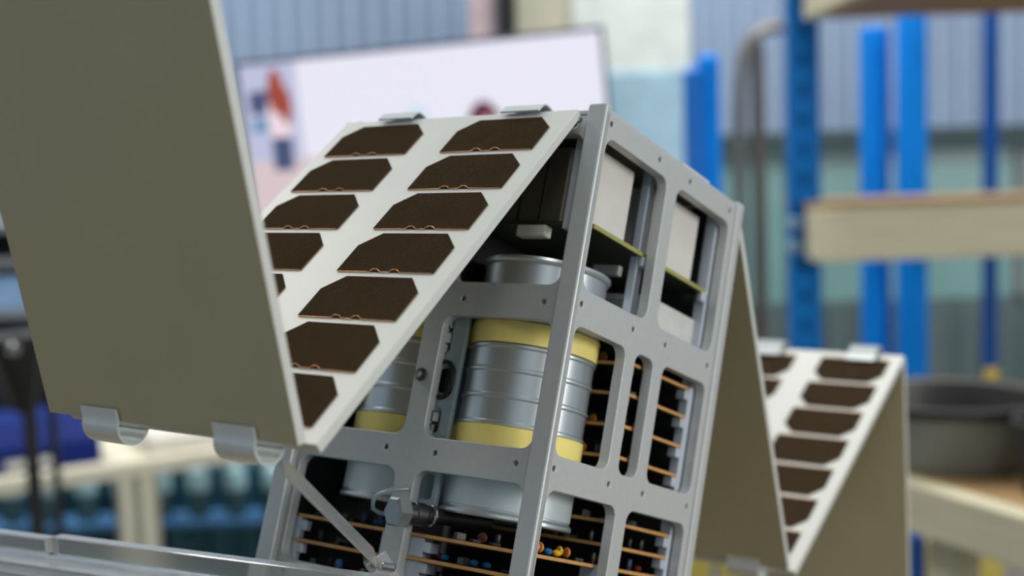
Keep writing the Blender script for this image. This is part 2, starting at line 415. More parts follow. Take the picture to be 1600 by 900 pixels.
# circuit boards with components
COMP = {}
def cmesh(key):
    if key in COMP: return COMP[key]
    kind, col = key
    m = mat('component_' + col, {'orange': rgb(206, 128, 40), 'yellow': rgb(232, 180, 40), 'blue': rgb(36, 104, 160), 'dkblue': rgb(36, 44, 84), 'red': rgb(120, 40, 30),
                                 'black': rgb(22, 22, 22), 'green': rgb(70, 100, 90), 'white': rgb(96, 100, 98), 'pink': rgb(206, 130, 110), 'brown': rgb(110, 70, 36)}[col], 0.4)
    if kind == 'disc':
        me = lathe_mesh('disc', [(0.004, -0.008), (0.018, -0.006), (0.022, 0), (0.018, 0.006), (0.004, 0.008)], m, 12)
        me.transform(Matrix.Rotation(math.pi / 2, 4, 'Y') @ T(-0.026, 0, 0))
    elif kind == 'can': me = lathe_mesh('cap', [(0.012, 0), (0.014, 0.003), (0.014, 0.045), (0.012, 0.05)], m, 14)
    elif kind == 'bead':
        me = lathe_mesh('bead', [(0.004, 0.002), (0.016, 0.008), (0.02, 0.018), (0.014, 0.027), (0.004, 0.03)], m, 12)
    else: me = box_mesh('chip', -0.022, 0.022, -0.014, 0.014, 0, 0.03 if col != 'black' else 0.014, m, 0.003)
    COMP[key] = me; return me
NAMES = {'disc': 'disc_capacitor', 'can': 'can_capacitor', 'bead': 'bead_capacitor', 'chip': 'chip'}
KINDS = [('can', 'dkblue'), ('chip', 'black'), ('bead', 'red'), ('chip', 'black'), ('disc', 'brown'), ('can', 'black'), ('chip', 'black'), ('chip', 'green'), ('can', 'dkblue'), ('can', 'black'), ('bead', 'blue'), ('chip', 'black'), ('chip', 'white'), ('disc', 'orange'), ('can', 'black')]
def board(x0, x1, y0, y1, z, spots=()):
    b = box('circuit_board', x0, x1, y0, y1, z - 0.006, z + 0.006, M_PCB_TAN, sat, 0.001)
    bt = box('solder_mask', x0 + 0.008, x1 - 0.008, y0 + 0.008, y1 - 0.008, -0.0075 + z, 0.0075 + z, M_PCB_GREEN, b)
    for kx, ky, key in spots:
        o = link(NAMES[key[0]], cmesh(key), b, T(kx, ky, z + 0.007) @ Matrix.Rotation(random.uniform(-0.4, 0.4), 4, 'Z') @ Matrix.Scale(0.85, 4))
    return b
def rnd_front(x0, x1, y0, n):
    out = []
    for k in range(n):
        out.append((x0 + (x1 - x0) * (k + random.uniform(0.2, 0.8)) / n, y0 + random.uniform(0.04, 0.16), random.choice(KINDS)))
    return out
def rnd_left(x0, y0, y1, n):
    return [(x0 + random.uniform(0.04, 0.14), y0 + (y1 - y0) * (k + random.uniform(0.2, 0.8)) / n, random.choice(KINDS)) for k in range(n)]
for z in (-0.742, -0.854, -0.971, -1.085):
    board(0.50, 0.965, 0.052, 0.56, z, rnd_front(0.53, 0.94, 0.052, 8) + rnd_left(0.50, 0.15, 0.4, 3))
for z in (-1.317, -1.40):
    board(0.50, 0.975, 0.052, 0.56, z, rnd_front(0.58, 0.95, 0.052, 7) + rnd_left(0.50, 0.15, 0.4, 3))
sp1 = [(0.06, 0.085, ('disc', 'orange')), (0.085, 0.085, ('disc', 'orange')), (0.11, 0.085, ('disc', 'orange')), (0.135, 0.085, ('disc', 'orange')), (0.19, 0.085, ('bead', 'blue')),
       (0.245, 0.085, ('bead', 'yellow')), (0.27, 0.09, ('disc', 'yellow')), (0.31, 0.085, ('disc', 'orange')), (0.38, 0.08, ('chip', 'black'))]
board(0.035, 0.975, 0.058, 0.56, -1.479, sp1 + rnd_left(0.04, 0.2, 0.5, 7) + rnd_front(0.58, 0.95, 0.058, 7))
board(0.035, 0.975, 0.066, 0.56, -1.560, rnd_left(0.035, 0.1, 0.5, 8) + rnd_front(0.1, 0.95, 0.058, 12))
board(0.035, 0.975, 0.066, 0.56, -1.640, rnd_left(0.035, 0.1, 0.5, 8) + rnd_front(0.1, 0.95, 0.058, 12))
for z in (-1.482, -1.572, -1.662):
    board(0.04, 0.975, 0.66, 1.10, z, rnd_left(0.04, 0.68, 1.06, 9) + ([(0.06, 0.87, ('can', 'blue')), (0.07, 0.75, ('chip', 'white'))] if z < -1.6 else []))
def comb(x0, x1, y0, y1, zs, axis):
    zs = sorted(zs); lo, hi = zs[0] - 0.06, zs[-1] + 0.005
    g = box('card_guide', x0, x1, y0, y1, lo, hi, M_ALU_IN, sat, 0.003)
    for z in zs:
        if axis == 'x': box('guide_tooth', x0 - 0.035, x0 + 0.004, y0, y1, z - 0.045, z - 0.008, M_ALU_IN, g, 0.003)
        elif axis == '-x': box('guide_tooth', x1 - 0.004, x1 + 0.035, y0, y1, z - 0.045, z - 0.008, M_ALU_IN, g, 0.003)
        else: box('guide_tooth', x0, x1, y0 - 0.03, y0 + 0.004, z - 0.045, z - 0.008, M_ALU_IN, g, 0.003)
ZM = (-0.742, -0.854, -0.971, -1.085); ZL = (-1.317, -1.40, -1.479, -1.56, -1.64)
comb(0.965, 0.984, 0.05, 0.09, ZM, 'x'); comb(0.455, 0.475, 0.05, 0.09, ZM, '-x')
comb(0.975, 0.984, 0.05, 0.09, ZL, 'x'); comb(0.47, 0.53, 0.05, 0.12, ZL[2:], '-x')
comb(0.045, 0.10, 0.50, 0.575, (-1.49, -1.56, -1.64), 'y'); comb(0.045, 0.075, 1.085, 1.12, (-1.49, -1.572, -1.662), 'y')
comb(0.045, 0.10, 0.64, 0.69, (-1.49, -1.572, -1.662), 'y'); comb(0.045, 0.06, 0.085, 0.12, (-1.49, -1.56, -1.64), '-x')

# ------------------------------------------------------------------ solar wings
CW, CH, CX, CS = 0.398, 0.1962, 0.0649, 0.0655
PW0, PW1, PTH = 0.104, 1.176, 0.032
def cell_mesh(flip):
    q = [(CX, 0), (0, CS), (0, CH), (CW, CH), (CW, CS), (CW - CX, 0)]
    if flip: q = [(x, CH - y) for x, y in q][::-1]
    bm = bmesh.new()
    b = [bm.verts.new((x, y, 0.0)) for x, y in q]; t = [bm.verts.new((x, y, 0.004)) for x, y in q]
    bm.faces.new(t); bm.faces.new(b[::-1])
    for k in range(6): bm.faces.new((b[k], b[(k + 1) % 6], t[(k + 1) % 6], t[k]))
    bmesh.ops.recalc_face_normals(bm, faces=bm.faces)
    return bm_mesh('solar_cell', bm, False, M_CELL)
def wire_mesh(flip):
    y = 0 if flip else CH; s = 1 if flip else -1
    pts = [(0.004, y + 0.003 * -s, 0.003)]
    for cx in (0.155, 0.235):
        for k in range(9):
            a = math.pi * k / 8; pts.append((cx - 0.022 + 0.044 * k / 8, y + s * (0.008 * math.sin(a)) - 0.003 * s, 0.004 + 0.006 * math.sin(a)))
    pts.append((CW - 0.004, y - 0.003 * s, 0.003))
    return tube_mesh('interconnect', pts, 0.0013, M_GOLD, 4)
CELLS = {f: cell_mesh(f) for f in (False, True)}
WIRES = {f: wire_mesh(f) for f in (False, True)}
def solar_panel(origin, ang_dir, length, flip, sc=1.0):
    """origin = hinge end on the cell side; ang_dir = unit vector (x,z) along the panel"""
    d = Vector((ang_dir[0], 0, ang_dir[1])).normalized(); e = Vector((0, 1, 0)); n = e.cross(d)
    M = axes(e, d, n, (origin[0], 0, origin[1]))
    me = box_mesh('solar_panel', PW0, PW1, 0.0, length, -PTH, 0, M_PANEL, 0.003)
    me.materials.append(M_PANEL_BACK)
    for pl in me.polygons:
        if pl.normal.z < -0.9: pl.material_index = 1
    p = link('solar_panel', me, sat, M)
    k = length / 1.636
    for y0 in (0.1663, 0.7234):
        for r in range(7):
            s = (0.043 + 0.2229 * r) if not flip else (1.636 - 0.043 - CH - 0.2229 * r)
            X = T(y0, s * k, 0.0) @ Matrix.Diagonal((1, k, 1, 1))
            link('solar_cell', CELLS[flip], p, X)
            link('interconnect_wire', WIRES[flip], p, X)
    return p
th1 = 0.9514; ct, st = math.cos(th1), math.sin(th1)
P1o = (-0.0366 - 0.026 * ct, 0.057 - 0.026 * st)
P1 = solar_panel(P1o, (-ct, -st), 1.636, False)
P1['label'] = 'white panel of dark cells sloping down from the satellite top'
ph = math.radians(58.3)
P2 = solar_panel((-1.040, -1.294), (-math.cos(ph), math.sin(ph)), 1.636, True)
P2['label'] = 'large olive-grey panel back in the left foreground'
p3 = math.radians(53.2)
P3 = solar_panel((2.336, -1.322), (-math.cos(p3), math.sin(p3)), 1.72, True)
p4 = math.atan2(1.312, 1.18)
P4 = solar_panel((3.571, -0.024), (-math.cos(p4), -math.sin(p4)), 1.765, True)
P4['label'] = 'white panel of dark cells rising at the far right'
P5 = solar_panel((4.30, -1.62), (-0.405, 0.914), 1.72, False)

def strip_mesh(path, y0, y1, th=0.007):
    """bent spring strip: path of (x,z), width along y"""
    bm = bmesh.new(); n = len(path); A = []
    for i, (x, z) in enumerate(path):
        a = Vector(path[max(0, i - 1)]); b = Vector(path[min(n - 1, i + 1)]); t = (b - a).normalized(); nn = Vector((-t.y, t.x)) * th
        A.append([bm.verts.new(c) for c in ((x, y0, z), (x, y1, z), (x + nn.x, y1, z + nn.y), (x + nn.x, y0, z + nn.y))])
    for a, b in zip(A, A[1:]):
        for k in range(4): bm.faces.new((a[k], a[(k + 1) % 4], b[(k + 1) % 4], b[k]))
    bm.faces.new(A[0][::-1]); bm.faces.new(A[-1])
    bmesh.ops.recalc_face_normals(bm, faces=bm.faces)
    me = bm_mesh('hinge_clip', bm, True, M_SPRING); me.set_sharp_from_angle(angle=math.radians(40)); return me
def U_path(cx, cz, r, legL, legR, dirL, dirR, n=14):
    """U below two panel edges: legs rise along dirL / dirR"""
    pts = [(cx - r + dirL[0] * legL, cz + dirL[1] * legL)]
    for k in range(n + 1):
        a = math.pi + math.pi * k / n; pts.append((cx + r * math.cos(a), cz + r * math.sin(a)))
    pts.append((cx + r + dirR[0] * legR, cz + dirR[1] * legR)); return pts
YCL = ((0.252, 0.415), (0.828, 0.992))
def hinges(parent, path):
    for y0, y1 in YCL:
        me = strip_mesh(path, y0, y1); me.transform(ML[parent.name].inverted())
        link('hinge_clip', me, parent)
hinges(P2, U_path(-1.022, -1.312, 0.060, 0.036, 0.012, (-math.cos(ph), math.sin(ph)), (ct, st)))
hinges(P4, U_path(2.363, -1.340, 0.062, 0.03, 0.015, (-math.cos(p3), math.sin(p3)), (math.cos(p4), math.sin(p4))))
# top clips: body to first panel, and the far ridge
hinges(P1, [(-0.076, 0.026), (-0.052, 0.055), (-0.040, 0.063), (-0.022, 0.063), (0.0, 0.058), (0.03, 0.053)])
hinges(P5, [(3.50, -0.08), (3.535, -0.035), (3.555, 0.012), (3.60, 0.022), (3.635, 0.005), (3.66, -0.05)])
for y0, y1 in YCL: box('hinge_block', 1.07, 1.30, y0, y1, 0.03, 0.068, M_ALU, sat, 0.006)
for y0, y1 in ((0.30, 0.48), (0.75, 0.93)): box('top_clip', 0.58 + 0.0, 0.80, 0.012, 0.05, 0.05, 0.062, M_SPRING, sat, 0.003) if y0 < 0.4 else None
cyl('stub_pin', (1.06, 0.30, -1.02), (1.33, 0.19, -1.03), 0.028, M_BLACK, sat, 18, bev=0.004)
cyl('stub_tip', (1.33, 0.19, -1.03), (1.36, 0.178, -1.031), 0.024, M_STEEL, sat, 18, bev=0.004)

# ------------------------------------------------------------------ table and acrylic stand
M_TABLE = mat('wooden_table_top', rgb(112, 94, 58), 0.4, 0, 0.12, 3, stretch=(1, 9, 9))
tab = empty('display_table', T(0.15, 0.85, 0)); TBZ = 0.78
tag(tab, 'wooden display table carrying the acrylic stand and the satellite model', 'table')
box('table_top', -1.3, 1.3, -0.95, 0.85, TBZ - 0.04, TBZ, M_TABLE, tab, 0.006)
for lx in (-1.2, 1.2):
    for ly in (-0.85, 0.75): box('leg', lx - 0.035, lx + 0.035, ly - 0.035, ly + 0.035, 0, TBZ - 0.04, M_TABLE, tab, 0.004)
UPS = Vector((-0.3529, 0.0, 0.9357))      # world up in satellite units
stand = empty('acrylic_stand', SAT); tag(stand, 'clear acrylic stand with stacked sheets and slanted support arm under the satellite', 'display stand')
ex, ez = Vector((0.9357, 0, 0.3529)), UPS
by = Vector((0, 1, -0.058)).normalized(); bxv = by.cross(ez).normalized(); bzv = bxv.cross(by)
BM = axes(bxv, by, bzv, (-0.30, 0, -1.607))
def acr(name, x0, x1, y0, y1, z0, z1, bev=0.004): return box(name, x0, x1, y0, y1, z0, z1, M_ACRYL, stand, bev, BM)
acr('base_rail', -0.02, 0.03, -0.2, 2.02, -0.075, 0.0)
acr('base_rail', -0.02, 0.03, 2.06, 2.75, -0.075, -0.012)
for k in range(6): acr('base_sheet', -0.10 - 0.03 * k, 0.03, -0.3, 2.8, -0.105 - 0.03 * k, -0.092 - 0.03 * k, 0.002)
SATI = SAT.inverted()
for q in ((-0.06, 0.0), (-0.06, 2.3)):
    pt = BM @ Vector((q[0], q[1], -0.26)); h = (SAT @ pt).z - TBZ
    hh = h / S
    box('foot_block', q[0] - 0.08, q[0] + 0.08, q[1] - 0.08, q[1] + 0.08, -0.26 - hh + 0.012, -0.25, M_ACRYL, stand, 0.004, BM)
# support arm: tapered flat bar in front of the left face
def arm(name, A, B, w0, w1, th, nrm, m):
    A, B, nrm = Vector(A), Vector(B), Vector(nrm).normalized(); z = (B - A).normalized(); y = z.cross(nrm).normalized(); x = nrm
    bm = bmesh.new()
    V = []
    for P, ww in ((A, w0), (B, w1)):
        V.append([bm.verts.new(P + y * sy * ww / 2 + x * sx * th / 2) for sx, sy in ((-1, -1), (1, -1), (1, 1), (-1, 1))])
    for k in range(4): bm.faces.new((V[0][k], V[0][(k + 1) % 4], V[1][(k + 1) % 4], V[1][k]))
    bm.faces.new(V[0][::-1]); bm.faces.new(V[1]); bmesh.ops.recalc_face_normals(bm, faces=bm.faces)
    bmesh.ops.bevel(bm, geom=list(bm.edges), offset=0.003, segments=2, affect='EDGES')
    return link(name, bm_mesh(name, bm, False, m), stand)
A0, B0 = Vector((-0.95, 0.275, -1.352)), Vector((-0.13, 0.545, -1.585))
arm('support_arm', A0, B0, 0.075, 0.082, 0.03, (-0.72, -0.52, 0.42), M_ACRYL)
B1 = Vector((-0.10, 0.47, -1.66))
arm('arm_joint', B0 - (B0 - A0).normalized() * 0.02, B1, 0.085, 0.06, 0.03, (-0.7, -0.6, 0.35), M_ACRYL)
arm('arm_joint', B1, B1 + Vector((0.02, -0.06, -0.16)), 0.06, 0.06, 0.03, (-0.7, -0.6, 0.35), M_ACRYL)
cyl('arm_pin', (-0.16, 0.56, -1.60), (-0.10, 0.62, -1.585), 0.012, M_STEEL, stand, 14, bev=0.003)
cyl('arm_pin', (-0.155, 0.50, -1.60), (-0.12, 0.47, -1.60), 0.014, M_STEEL, stand, 14, bev=0.003)

# ------------------------------------------------------------------ background: screen
M_BEZEL = mat('dark_bezel', rgb(70, 84, 104), 0.4)
def screen_material(W, H):
    m = bpy.data.materials.new('lit_screen'); m.use_nodes = True; nt = m.node_tree
    b = nt.nodes['Principled BSDF']; b.inputs['Base Color'].default_value = (0.02, 0.02, 0.02, 1); b.inputs['Roughness'].default_value = 0.3
    tc = nt.nodes.new('ShaderNodeTexCoord'); sp = nt.nodes.new('ShaderNodeSeparateXYZ'); nt.links.new(tc.outputs['Object'], sp.inputs[0])
    def mth(op, a, b_=None):
        n = nt.nodes.new('ShaderNodeMath'); n.operation = op
        for i, v in enumerate((a, b_)):
            if v is None: continue
            if isinstance(v, (int, float)): n.inputs[i].default_value = v
            else: nt.links.new(v, n.inputs[i])
        return n.outputs[0]
    cur = None
    base = nt.nodes.new('ShaderNodeRGB'); base.outputs[0].default_value = rgb(233, 231, 246); cur = base.outputs[0]
    def over(mask, col):
        nonlocal cur
        n = nt.nodes.new('ShaderNodeMix'); n.data_type = 'RGBA'; nt.links.new(mask, n.inputs['Factor']); nt.links.new(cur, n.inputs['A'])
        n.inputs['B'].default_value = col; cur = n.outputs['Result']
    def rect(x0, x1, z0, z1):
        a = mth('GREATER_THAN', sp.outputs['X'], x0 * W); b2 = mth('LESS_THAN', sp.outputs['X'], x1 * W)
        c = mth('GREATER_THAN', sp.outputs['Z'], -z1 * H); d = mth('LESS_THAN', sp.outputs['Z'], -z0 * H)
        return mth('MULTIPLY', mth('MULTIPLY', a, b2), mth('MULTIPLY', c, d))
    def ell(cx, cz, rx, rz):
        a = mth('DIVIDE', mth('SUBTRACT', sp.outputs['X'], cx * W), rx * W); c = mth('DIVIDE', mth('ADD', sp.outputs['Z'], cz * H), rz * H)
        return mth('LESS_THAN', mth('ADD', mth('MULTIPLY', a, a), mth('MULTIPLY', c, c)), 1.0)
    over(rect(0.0, 0.155, 0.0, 1.0), rgb(190, 192, 220))
    over(rect(0.0, 0.34, 0.47, 1.0), rgb(216, 196, 200))
    over(rect(0.02, 0.075, 0.13, 0.24), rgb(70, 78, 120)); over(rect(0.02, 0.07, 0.26, 0.33), rgb(110, 150, 186))
    over(ell(0.098, 0.27, 0.032, 0.15), rgb(238, 218, 226)); over(ell(0.095, 0.14, 0.022, 0.11), rgb(160, 66, 44)); over(ell(0.118, 0.21, 0.016, 0.09), rgb(160, 66, 44))
    over(rect(0.07, 0.125, 0.36, 0.52), rgb(64, 78, 116))
    over(ell(0.475, 0.40, 0.04, 0.13), rgb(204, 226, 240)); over(ell(0.66, 0.42, 0.048, 0.14), rgb(92, 30, 54)); over(ell(0.672, 0.45, 0.03, 0.10), rgb(222, 130, 150))
    nt.links.new(cur, b.inputs['Emission Color']); b.inputs['Emission Strength'].default_value = 0.98
    return m
SY = 3.6
TL, TR = at(371, 103, SY), at(937, 47, SY)
sx = (TR - TL); SW = sx.length; sx.normalize(); SHH = SW * 0.57; sz = sx.cross(Vector((0, 1, 0)))
scr = empty('display_screen', axes(sx, (0, 1, 0), sz, TL)); tag(scr, 'wide lit lilac-white display screen behind the satellite', 'screen')
box('screen_body', -0.012, SW + 0.012, 0.012, 0.06, -SHH - 0.012, 0.012, M_BEZEL, scr, 0.004)
for nm, x0, x1, z0, z1 in (('bezel', -0.012, SW + 0.012, 0.0, 0.012), ('bezel', -0.012, SW + 0.012, -SHH - 0.012, -SHH), ('bezel', -0.012, 0, -SHH, 0), ('bezel', SW, SW + 0.012, -SHH, 0)):
    box(nm, x0, x1, 0.0, 0.014, z0, z1, M_BEZEL, scr, 0.002)
box('display_panel', 0, SW, 0.006, 0.013, -SHH, 0, screen_material(SW, SHH), scr)
cpos = axes(sx, (0, 1, 0), sz, TL) @ Vector((SW / 2, 0.05, -SHH))
box('mount_post', SW / 2 - 0.03, SW / 2 + 0.03, 0.06, 0.10, -SHH - (cpos.z) / abs(sz.z) + 0.0, -0.1, M_BEZEL, scr, 0.004)
box('mount_foot', SW / 2 - 0.3, SW / 2 + 0.3, -0.1, 0.3, -SHH - cpos.z / abs(sz.z), -SHH - cpos.z / abs(sz.z) + 0.03, M_BEZEL, scr, 0.004)

# ------------------------------------------------------------------ background: boards behind the screen
def upright(name, u0, u1, v, Y, z0, z1, th, m, label, cat, group=None, bev=0.006):
    a, b = at(u0, v, Y), at(u1, v, Y)
    o = box(name, a.x, b.x, Y, Y + th, z0, z1, m, None, bev); return tag(o, label, cat, group)
BY = 5.2
zs = at(1000, 112, BY).z
upright('white_board', 895, 1078, 60, BY, zs, 3.2, 0.05, mat('white_board', rgb(224, 233, 228), 0.5), 'tall white panel above the pale blue panel, right of the screen', 'panel')
upright('pale_blue_board', 897, 1080, 170, BY - 0.02, 0, zs, 0.05, mat('pale_blue_board', rgb(170, 206, 224), 0.4), 'pale blue panel standing below the white panel beside the screen', 'panel')
upright('beige_board', 806, 893, 30, BY + 0.02, 0, 3.2, 0.05, mat('beige_board', rgb(200, 198, 178), 0.5), 'beige upright panel above the screen, right of the black post', 'panel')
upright('black_post', 777, 806, 30, BY - 0.05, 0, 3.2, 0.08, M_BLACK, 'black upright post rising above the screen', 'post')
upright('pink_board', 733, 776, 30, BY + 0.03, 0, 3.2, 0.05, mat('pink_board', rgb(206, 186, 194), 0.5), 'narrow pinkish panel above the screen, left of the black post', 'panel')

# ------------------------------------------------------------------ background: blue uprights and rack
M_BLUE = mat('blue_foam', rgb(0, 122, 218), 0.6, 0, 0.05, 3, spec=0.15)
M_BLUE_D = mat('blue_rack_paint', rgb(0, 104, 182), 0.55, 0, 0.06, 6, spec=0.15)
def round_post(name, u0, u1, vtop, v, Y, m, label, group):
    a, b = at(u0, v, Y), at(u1, v, Y); zt = at((u0 + u1) / 2, vtop, Y).z; rr = (b.x - a.x) / 2
    prof = [(rr, 0), (rr, zt - 0.03), (rr * 0.9, zt - 0.008), (rr * 0.6, zt), (0.01, zt)]
    o = link(name, lathe_mesh(name, prof, m, 28), None, T((a.x + b.x) / 2, Y, 0)); return tag(o, label, 'post', group)
round_post('padded_post', 1344, 1389, 42, 200, 4.6, M_BLUE, 'blue padded post, the shorter of the pair behind the wooden beam', 'blue padded posts')
round_post('padded_post', 1401, 1448, 22, 200, 4.5, M_BLUE, 'blue padded post, the taller of the pair behind the wooden beam', 'blue padded posts')
pp = empty('padded_post', T(at(1099, 200, 4.7).x, 4.7, 0)); tag(pp, 'blue padded post with stepped top just behind the satellite corner', 'post', 'blue padded posts')
xa, xb, xm = at(1069, 200, 4.7).x, at(1127, 200, 4.7).x, at(1096, 200, 4.7).x; ox = pp.location.x
link('padding', lathe_mesh('padding', [((xb - xm) / 2 * 1.15, 0), ((xb - xm) / 2 * 1.15, at(1110, 92, 4.7).z), ((xb - xm) / 4, at(1110, 84, 4.7).z)], M_BLUE, 24), pp, T(at(1109, 200, 4.7).x - ox, 0.01, 0))
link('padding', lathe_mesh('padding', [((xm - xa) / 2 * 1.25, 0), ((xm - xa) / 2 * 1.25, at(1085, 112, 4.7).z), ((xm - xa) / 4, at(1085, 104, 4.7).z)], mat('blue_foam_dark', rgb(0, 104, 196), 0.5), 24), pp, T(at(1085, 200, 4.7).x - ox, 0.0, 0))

RY = 4.0
rack = empty('storage_rack', T(at(1258, 300, RY).x, RY, 0)); tag(rack, 'blue perforated steel storage rack with pale wooden beams', 'storage rack'); RX = rack.location.x
def upright_channel(parent, x, y, w, h):
    hole = [rrect(w * 0.32, w * 0.52, z, z + 0.035, 0.008, 3) for z in [0.1 + 0.09 * k for k in range(int(h / 0.09) - 2)]]
    me = plate_mesh('upright', [[(0, 0), (w, 0), (w, h), (0, h)]] + hole, 0.006, M_BLUE_D, 0.001)
    o = link('upright', me, parent, axes((1, 0, 0), (0, 0, 1), (0, -1, 0), (x, y, 0)))
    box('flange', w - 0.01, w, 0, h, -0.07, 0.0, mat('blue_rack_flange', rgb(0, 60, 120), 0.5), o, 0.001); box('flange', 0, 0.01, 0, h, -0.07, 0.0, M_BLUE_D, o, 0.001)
    box('back_web', 0, w, 0, h, -0.08, -0.074, mat('light_blue_web', rgb(120, 170, 220), 0.5), o)
wup = at(1281, 300, RY).x - at(1236, 300, RY).x
upright_channel(rack, at(1237, 300, RY).x - RX, 0, wup, 3.2)
upright_channel(rack, at(1237, 300, RY).x - RX + 1.9, 0, wup, 3.2)
M_WOOD = mat('pale_timber', rgb(206, 200, 172), 0.6, 0, 0.06, 4, stretch=(1, 6, 14))
M_PLY = mat('plywood', rgb(160, 130, 88), 0.6, 0, 0.1, 4, stretch=(1, 8, 8))
zb0, zb1 = at(1400, 404, RY - 0.1).z, at(1400, 322, RY - 0.1).z
xb0 = at(1268, 360, RY - 0.1).x - RX
box('wooden_beam', xb0, xb0 + 1.9, -0.15, -0.02, zb0, zb1, M_WOOD, rack, 0.006)
box('shelf_board', xb0, xb0 + 1.9, -0.14, 0.30, zb1, zb1 + 0.018, M_PLY, rack, 0.003)
zc0 = at(1270, 28, RY - 0.1).z
box('wooden_beam', xb0, xb0 + 0.05, -0.95, -0.02, zc0, zc0 + 0.12, M_WOOD, rack, 0.006)
box('wooden_beam', xb0 + 1.85, xb0 + 1.9, -0.95, -0.02, zc0, zc0 + 0.12, M_WOOD, rack, 0.006)
box('shelf_board', xb0 + 0.05, xb0 + 1.85, -0.95, -0.02, zc0 + 0.004, zc0 + 0.034, M_PLY, rack, 0.003)
for zc in (zb0 + 0.04, zb0 + 0.11): cyl('beam_bolt', (xb0 - 0.035, -0.03, zc), (xb0 - 0.035, -0.012, zc), 0.02, mat('pale_bolt', rgb(150, 176, 206), 0.4, 0.4), rack, 14, bev=0.003)
# far rack upright at the right edge
o = upright('rack_upright', 1541, 1561, 200, 5.3, 0, 3.3, 0.05, mat('deep_blue_paint', rgb(4, 72, 146), 0.5, spec=0.15), 'slim deep blue upright standing behind the rack at the far right', 'post')
o = upright('yellow_tag', 1539, 1560, 597, RY - 0.08, at(1550, 618, RY - 0.08).z, at(1550, 575, RY - 0.08).z, 0.012, mat('yellow_tag', rgb(222, 190, 30), 0.5), 'small yellow tag hanging above the black tub', 'tag', bev=0.002)
box('cord', -0.002, 0.002, -0.002, 0.002, 0.0, zb0 - at(1550, 575, RY - 0.08).z, M_BLACK, o, 0, T(at(1550, 597, RY - 0.08).x, RY - 0.074, at(1550, 575, RY - 0.08).z))

# gooseneck pipe and stand
M_PIPE = mat('grey_pipe', rgb(120, 118, 116), 0.4, 0.4)
pY = 5.4
def pth(lst, Y): return [at(u, v, Y) for u, v in lst]
gp = pth([(1237, 42), (1210, 42), (1188, 48), (1170, 64), (1160, 90), (1157, 130), (1155, 220)], pY); g0 = gp[-1].copy()
gp.append(Vector((g0.x, pY, 0.0)))
o = link('gooseneck_pipe', tube_mesh('gooseneck_pipe', [p - Vector((g0.x, pY, 0)) for p in gp], 0.026, M_PIPE, 12), None, T(g0.x, pY, 0)); tag(o, 'curved grey gooseneck pipe left of the blue rack upright', 'pipe')
x1 = at(1192, 180, pY).x
pp2 = link('standing_pipe', tube_mesh('standing_pipe', [(0, 0, 0), (0, 0, at(1192, 62, pY).z)], 0.03, mat('brown_grey_pipe', rgb(96, 92, 88), 0.5, 0.2), 12), None, T(x1, pY + 0.1, 0)); tag(pp2, 'straight brownish-grey pipe standing inside the gooseneck curve', 'pipe')

# ------------------------------------------------------------------ background: right foreground shelf with tubs
M_TUB = mat('grey_tub', rgb(138, 140, 132), 0.45, 0, 0.05, 4)
M_TUBK = mat('black_tub', rgb(44, 43, 42), 0.45, 0, 0.08, 4)
bA, bB = at(1405, 752, 2.9), at(1690, 834, 2.35)
bz = (bA.z + bB.z) / 2
# the board is level: keep its height, refit the depths from the two pixels
def at_z(u, v, z):
    d = ray(u, v); return CAMP + d * ((z - CAMP.z) / d.z)
zb = 0.90
E0, E1 = at_z(1360, 737, zb), at_z(1700, 838, zb)
ed = (E1 - E0); ed.z = 0; edl = ed.length; ed.normalize(); en = Vector((0, 0, 1)).cross(ed)
if en.y < 0: en = -en
BX = axes(ed, en, (0, 0, 1), (E0.x, E0.y, zb)) if ed.cross(en).z > 0 else axes(ed * -1, en, (0, 0, 1), (E1.x, E1.y, zb))
bench = empty('timber_bench', BX); tag(bench, 'pale timber bench with plywood top at the lower right', 'bench')
bt = (at_z(1500, 775, zb) - CAMP).length * 76 / F_PX
box('front_beam', 0, edl + 0.5, 0, 0.05, -bt, 0.0, M_WOOD, bench, 0.004)
box('bench_top', 0, edl + 0.5, 0.05, 0.75, -0.03, 0.0, M_PLY, bench, 0.003)
for lx in (0.1, edl + 0.4):
    for ly in (0.06, 0.66): box('leg', lx, lx + 0.07, ly, ly + 0.07, -zb, -0.03, M_WOOD, bench, 0.004)
def tub(name, u, v, rr, h, m, label, cy):
    c = at_z(u, v, zb)
    prof = [(rr * 0.82, 0), (rr * 0.86, 0.01), (rr * 0.97, h * 0.8), (rr * 0.985, h * 0.81), (rr * 0.985, h * 0.86), (rr * 1.02, h * 0.87), (rr * 1.03, h * 0.98), (rr * 1.0, h), (rr * 0.95, h * 0.98), (rr * 0.93, h * 0.85), (rr * 0.8, 0.02), (0.01, 0.015)]
    o = link(name, lathe_mesh(name, prof, m, 48), None, T(c.x, c.y, zb + 0.001)); return tag(o, label, 'tub')
d1 = (at_z(1500, 745, zb) - CAMP).length
tg = tub('round_tub', 1486, 716, 150 / F_PX * d1, 103 / F_PX * d1, M_TUB, 'wide grey round tub with dark rim on the timber bench', 0)
rim_r = 150 / F_PX * d1; rh = 103 / F_PX * d1
link('tub_rim', lathe_mesh('tub_rim', [(rim_r * 0.96, rh * 0.86), (rim_r * 1.04, rh * 0.86), (rim_r * 1.05, rh * 0.99), (rim_r * 0.97, rh * 1.01), (rim_r * 0.93, rh * 0.9)], M_TUBK, 48, cap=False), tg)
link('tub_inside', lathe_mesh('tub_inside', [(rim_r * 0.925, rh * 0.92), (rim_r * 0.79, 0.024), (0.02, 0.02)], M_TUBK, 48, cap=False), tg)
tub('round_tub', 1690, 772, 88 / F_PX * d1, 104 / F_PX * d1, M_TUBK, 'black round tub at the right edge in front of the grey tub', 0)
